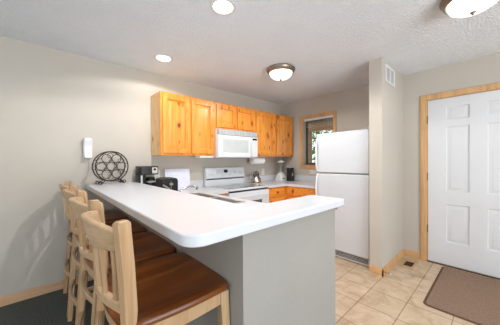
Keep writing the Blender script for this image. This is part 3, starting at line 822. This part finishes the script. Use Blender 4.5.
# ------------------------------------------------------------------ wall vent on the wing wall
gv = thing('wall_vent', 'white louvred air vent high on the narrow wing wall', 'vent', (3.065, .889, 2.295))
fy = lambda u, v, d: (u, .888-d, v)
fm = MB(); vx0, vx1, vz0, vz1 = 2.90, 3.228, 2.195, 2.393
for a, b2, c2, d2 in ((vx0, vx0+.028, vz0, vz1), (vx1-.028, vx1, vz0, vz1), (vx0+.028, vx1-.028, vz0, vz0+.025), (vx0+.028, vx1-.028, vz1-.025, vz1), (3.055, 3.072, vz0+.025, vz1-.025)):
    fm.box(a, b2, .879, .888, c2, d2)
fm.build('frame', 'white_plastic', gv, bevel=.002)
lv = MB()
for i in range(14):
    z = vz0+.03+i*.0102
    lv.hexa([(vx0+.028, .882, z), (vx1-.028, .882, z), (vx1-.028, .8875, z+.004), (vx0+.028, .8875, z+.004)], [(vx0+.028, .882, z+.0015), (vx1-.028, .882, z+.0015), (vx1-.028, .8875, z+.0055), (vx0+.028, .8875, z+.0055)])
lv.build('louvres', 'white_plastic', gv)
MB().box(vx0+.028, vx1-.028, .8872, .8885, vz0+.025, vz1-.025).build('backing', 'light_grey_plastic', gv)

# door stop on the baseboard
ds = thing('door_stop', 'small spring door stop with white tip on the baseboard of the wing wall', 'door stop', (2.81, .876, .045))
MB().tube([(2.81+.003*math.cos(i*.9), .876-.06*i/60, .045+.003*math.sin(i*.9)) for i in range(61)], .0012, 5).build('spring', 'brass_dark', ds)
MB().lathe([(.006, 0), (.007, .008), (.005, .014), (0, .015)], f=lambda x, y, z: (2.81+x, .818-z, .045+y), n=12).build('tip', 'white_plastic', ds)

# floor vent
fv = thing('floor_vent', 'small brown floor register beside the entry door casing', 'vent', (3.35, .765, 0))
o_ = MB(); 
for a, b2, c2, d2 in ((3.20, 3.50, .70, .722), (3.20, 3.50, .808, .83), (3.20, 3.27, .722, .808), (3.43, 3.50, .722, .808)): o_.box(a, b2, c2, d2, .0005, .005)
o_.build('frame', 'vent_tan', fv, bevel=.001)
o_ = MB().box(3.27, 3.43, .722, .808, .0005, .0012)
gg = o_.build('grille', 'dark_gap', fv)
for i in range(9): MB().box(3.275+i*.0175, 3.281+i*.0175, .722, .808, .0012, .0042).build('bar', 'vent_brown', gg)

# door mat
mt = thing('door_mat', 'brown rectangular door mat with dark edging before the entry door', 'mat', (3.0, .08, 0))
mo = rrect(2.50, 3.575, -.36, .475, .05, 6)
MB().prism(mo, .001, .007).build('edging', 'mat_edge', mt, bevel=.002)
MB().prism(rrect(2.52, 3.555, -.34, .455, .04, 6), .006, .011).build('pile', 'mat_pile', mt, bevel=.002)

# ------------------------------------------------------------------ ceiling lights
def point(name, loc, power, rad, col, parent, spot=None):
    d = bpy.data.lights.new(name, 'SPOT' if spot else 'POINT'); d.energy = power; d.shadow_soft_size = rad; d.color = col
    if spot: d.spot_size = R(spot); d.spot_blend = .15
    o = bpy.data.objects.new(name, d); C.objects.link(o)
    if parent: o.parent = parent; o.location = Vector(loc)-parent.location
    return o
CANP = 60
def can(x, y, label, power=CANP):
    c = thing('recessed_light', label, 'ceiling light', (x, y, H), 'recessed ceiling lights')
    MB().lathe([(.073, -.004), (.096, -.004), (.098, -.0005), (.073, -.0005), (.073, -.004)], (x, y, H), 36).build('trim_ring', 'white_plastic', c)
    MB().lathe([(0, -.0015), (.073, -.0015), (.073, -.0005), (0, -.0005)], (x, y, H), 32).build('lens', 'can_lens', c)
    point('bulb', (x, y, H-.03), power, .04, (1.0, .99, .98), c, 160)
can(1.0, 1.387, 'round recessed ceiling light nearest the top of the photo above the bar')
can(1.0, 2.512, 'round recessed ceiling light near the left wall and pine cabinets', 13)
can(1.0, .262, 'round recessed ceiling light just above the camera, out of frame', 12)
DOMEP = 12
def dome(x, y, label, power=DOMEP):
    c = thing('dome_light', label, 'ceiling light', (x, y, H), 'flush mount dome lights')
    MB().lathe([(.10, 0), (.165, 0), (.178, -.010), (.178, -.022), (.168, -.036), (.160, -.050), (.148, -.056), (.140, -.050), (.10, -.02)], (x, y, H-.0005), 40).build('rim', 'nickel', c)
    MB().lathe([(.141, -.050), (.140, -.062), (.126, -.090), (.095, -.112), (.05, -.127), (.012, -.131), (0, -.131)], (x, y, H), 40).build('glass_shade', 'dome_glass', c)
    MB().lathe([(.014, -.127), (.018, -.134), (.010, -.142), (.007, -.150), (0, -.152)], (x, y, H), 16).build('finial', 'nickel', c)
    point('bulb', (x, y, H-.17), power, .12, (1.0, .97, .93), c, 172)
dome(2.205, 1.845, 'glowing dome light with nickel rim over the kitchen', 24)
dome(2.20, .128, 'glowing dome light with nickel rim near the entry door')

# ------------------------------------------------------------------ bar stools (modelled facing +x, origin on the floor under the seat)
def stool():
    t = thing('bar_stool', 'stool', 'bar stool', (0, 0, 0), 'bar stools along the raised bar')
    ZS = .762; xb, xf = -.200, .222; wy = .245
    # seat
    def outline(k=0.0):
        out = []
        P = [(xf-k, -(wy-.005)+k), (xf-k, wy-.005-k)]
        n = 10
        for i in range(n+1):     # front edge slightly bowed
            s_ = -1+2*i/n; out.append((xf-k+.012*(1-s_*s_)-(.018 if abs(s_) == 1 else 0), s_*(wy-.006-k)))
        for i in range(1, n):    # right side bows out
            s_ = i/n; out.append((xf-k-(xf-xb-2*k)*s_, (wy-k)-.012*s_+.014*math.sin(PI*s_)))
        for i in range(n+1):     # back edge
            s_ = 1-2*i/n; out.append((xb+k-.02*(1-s_*s_), s_*(wy-.03-k)))
        for i in range(1, n):
            s_ = 1-i/n; out.append((xf-k-(xf-xb-2*k)*s_, -((wy-k)-.012*s_+.014*math.sin(PI*s_))))
        return out
    o_ = outline(); n = len(o_)
    rings = []
    for k, z in ((.012, ZS-.032), (0, ZS-.022), (0, ZS-.010), (.004, ZS-.003), (.012, ZS), (.05, ZS-.003), (.10, ZS-.010), (.15, ZS-.014)):
        pts_ = outline(k)
        if k > .04:
            sc = 1-k/.21
            pts_ = [(x*sc+.0*(1-sc), y*sc) for x, y in o_]
        rings.append([(x, y, z-(.0 if k <= .04 else 0)) for x, y in pts_])
    MB().sweep(None, rings).build('seat', 'seat_wood', t)
    # apron
    def bow(z, x_, amp, h, y0=-.2, y1=.2, w=.02, nm='apron', par=None, nn_=12, mat='maple_rail'):
        p = [(x_-amp*math.sin(PI*i/nn_), y0+(y1-y0)*i/nn_, z) for i in range(nn_+1)]
        return MB().ribbon(p, w, h).build(nm, mat, par or t, bevel=.003)
    za = ZS-.062
    bow(za, xb+.03, .028, .055, -.215, .215, nm='back_apron')
    bow(za, xf-.03, -.006, .055, -.215, .215, nm='front_apron')
    for s_ in (-1, 1):
        p = [(xb+.03+(xf-xb-.06)*i/10, s_*(.215+.010*math.sin(PI*i/10)), za) for i in range(11)]
        MB().ribbon(p, .02, .055).build('side_apron', 'maple', t, bevel=.003)
    # front legs
    for s_ in (-1, 1):
        def sq(x, y, z, a=.019): return [(x-a, y-a, z), (x+a, y-a, z), (x+a, y+a, z), (x-a, y+a, z)]
        MB().hexa(sq(xf-.005, s_*.236, 0, .016), sq(xf-.028, s_*.214, ZS-.034, .021)).build('leg', 'maple', t, bevel=.004)
    # rear legs run on as back posts
    for s_ in (-1, 1):
        path = [(-.236, .236, 0), (-.213, .229, .35), (-.186, .224, .70), (-.184, .224, .80), (-.192, .226, .95), (-.201, .228, 1.06), (-.204, .228, 1.098), (-.205, .2285, 1.107)]
        secs = []
        for i, (x, y, z) in enumerate(path):
            a = R(24); k = .72 if i == len(path)-1 else 1
            hx, hy_ = (.0225, .0150) if z > .76 else (.0165, .0130)
            hx *= k; hy_ *= k
            ring = []
            for sx, sy in ((-1, -1), (1, -1), (1, 1), (-1, 1)):
                u, v = sx*hx, sy*hy_
                ring.append((x+u*math.cos(a)-v*math.sin(a), s_*(y-(u*math.sin(a)+v*math.cos(a))*1.0), z))
            secs.append(ring)
        MB().sweep(None, secs).build('rear_leg', 'maple', t, bevel=.0025)
    # crest rail
    n = 16
    def arc(amp, z, dx=0, e=.218): return [(-.200+dx-amp*math.sin(PI*i/n), -e+2*e*i/n, z) for i in range(n+1)]
    hts = [.070+.045*math.sin(PI*i/n)**1.0 for i in range(n+1)]
    p = [(x, y, 1.035+.007*math.sin(PI*i/n)) for i, (x, y, z) in enumerate(arc(.064, 0))]
    MB().ribbon(p, .02, hts, (-.25, 0, 1)).build('crest_rail', 'maple_rail', t, bevel=.006, segs=3)
    MB().ribbon(arc(.046, .806, .014, .216), .024, .034).build('lower_rail', 'maple_rail', t, bevel=.005)
    for i in range(5):
        yy = -.16+.08*i
        q = (yy+.218)/.436
        xa = -.186-.046*math.sin(PI*q); xc = -.192-.058*math.sin(PI*q)
        p = [(xa, yy*.92, .81), ((xa+xc)/2+.002, yy*.96, .91), (xc, yy, 1.01)]
        MB().ribbon(p, .028, .016, (1, 0, 0.05)).build('slat', 'maple', t, bevel=.003)
    # stretchers
    bow(.585, -.195, .030, .03, -.215, .215, nm='back_stretcher')
    bow(.325, -.212, .036, .034, -.22, .22, nm='back_footrest')
    bow(.30, xf-.012, -.01, .035, -.225, .225, nm='front_footrest')
    for s_ in (-1, 1):
        MB().ribbon([(-.215, s_*.222, .42), (xf-.015, s_*.226, .42)], .018, .026).build('side_stretcher', 'maple', t, bevel=.004)
    return t
st0 = stool()
spots = [(1.043, 'bar stool nearest the camera, its brown seat and slatted maple back largest'),
         (1.585, 'second bar stool from the camera along the bar, mostly behind the nearest one'),
         (2.13, 'third bar stool from the camera along the bar'),
         (2.665, 'bar stool farthest from the camera, next to the left wall')]
def dup(root):
    r = root.copy(); C.objects.link(r)
    for ch in list(root.children):
        c = ch.copy(); C.objects.link(c); c.parent = r
        for g in ch.children:
            d = g.copy(); C.objects.link(d); d.parent = c
    return r
for i, (y, lab) in enumerate(spots):
    o = st0 if i == 0 else dup(st0)
    o.location = (.388, y, 0); o['label'] = lab
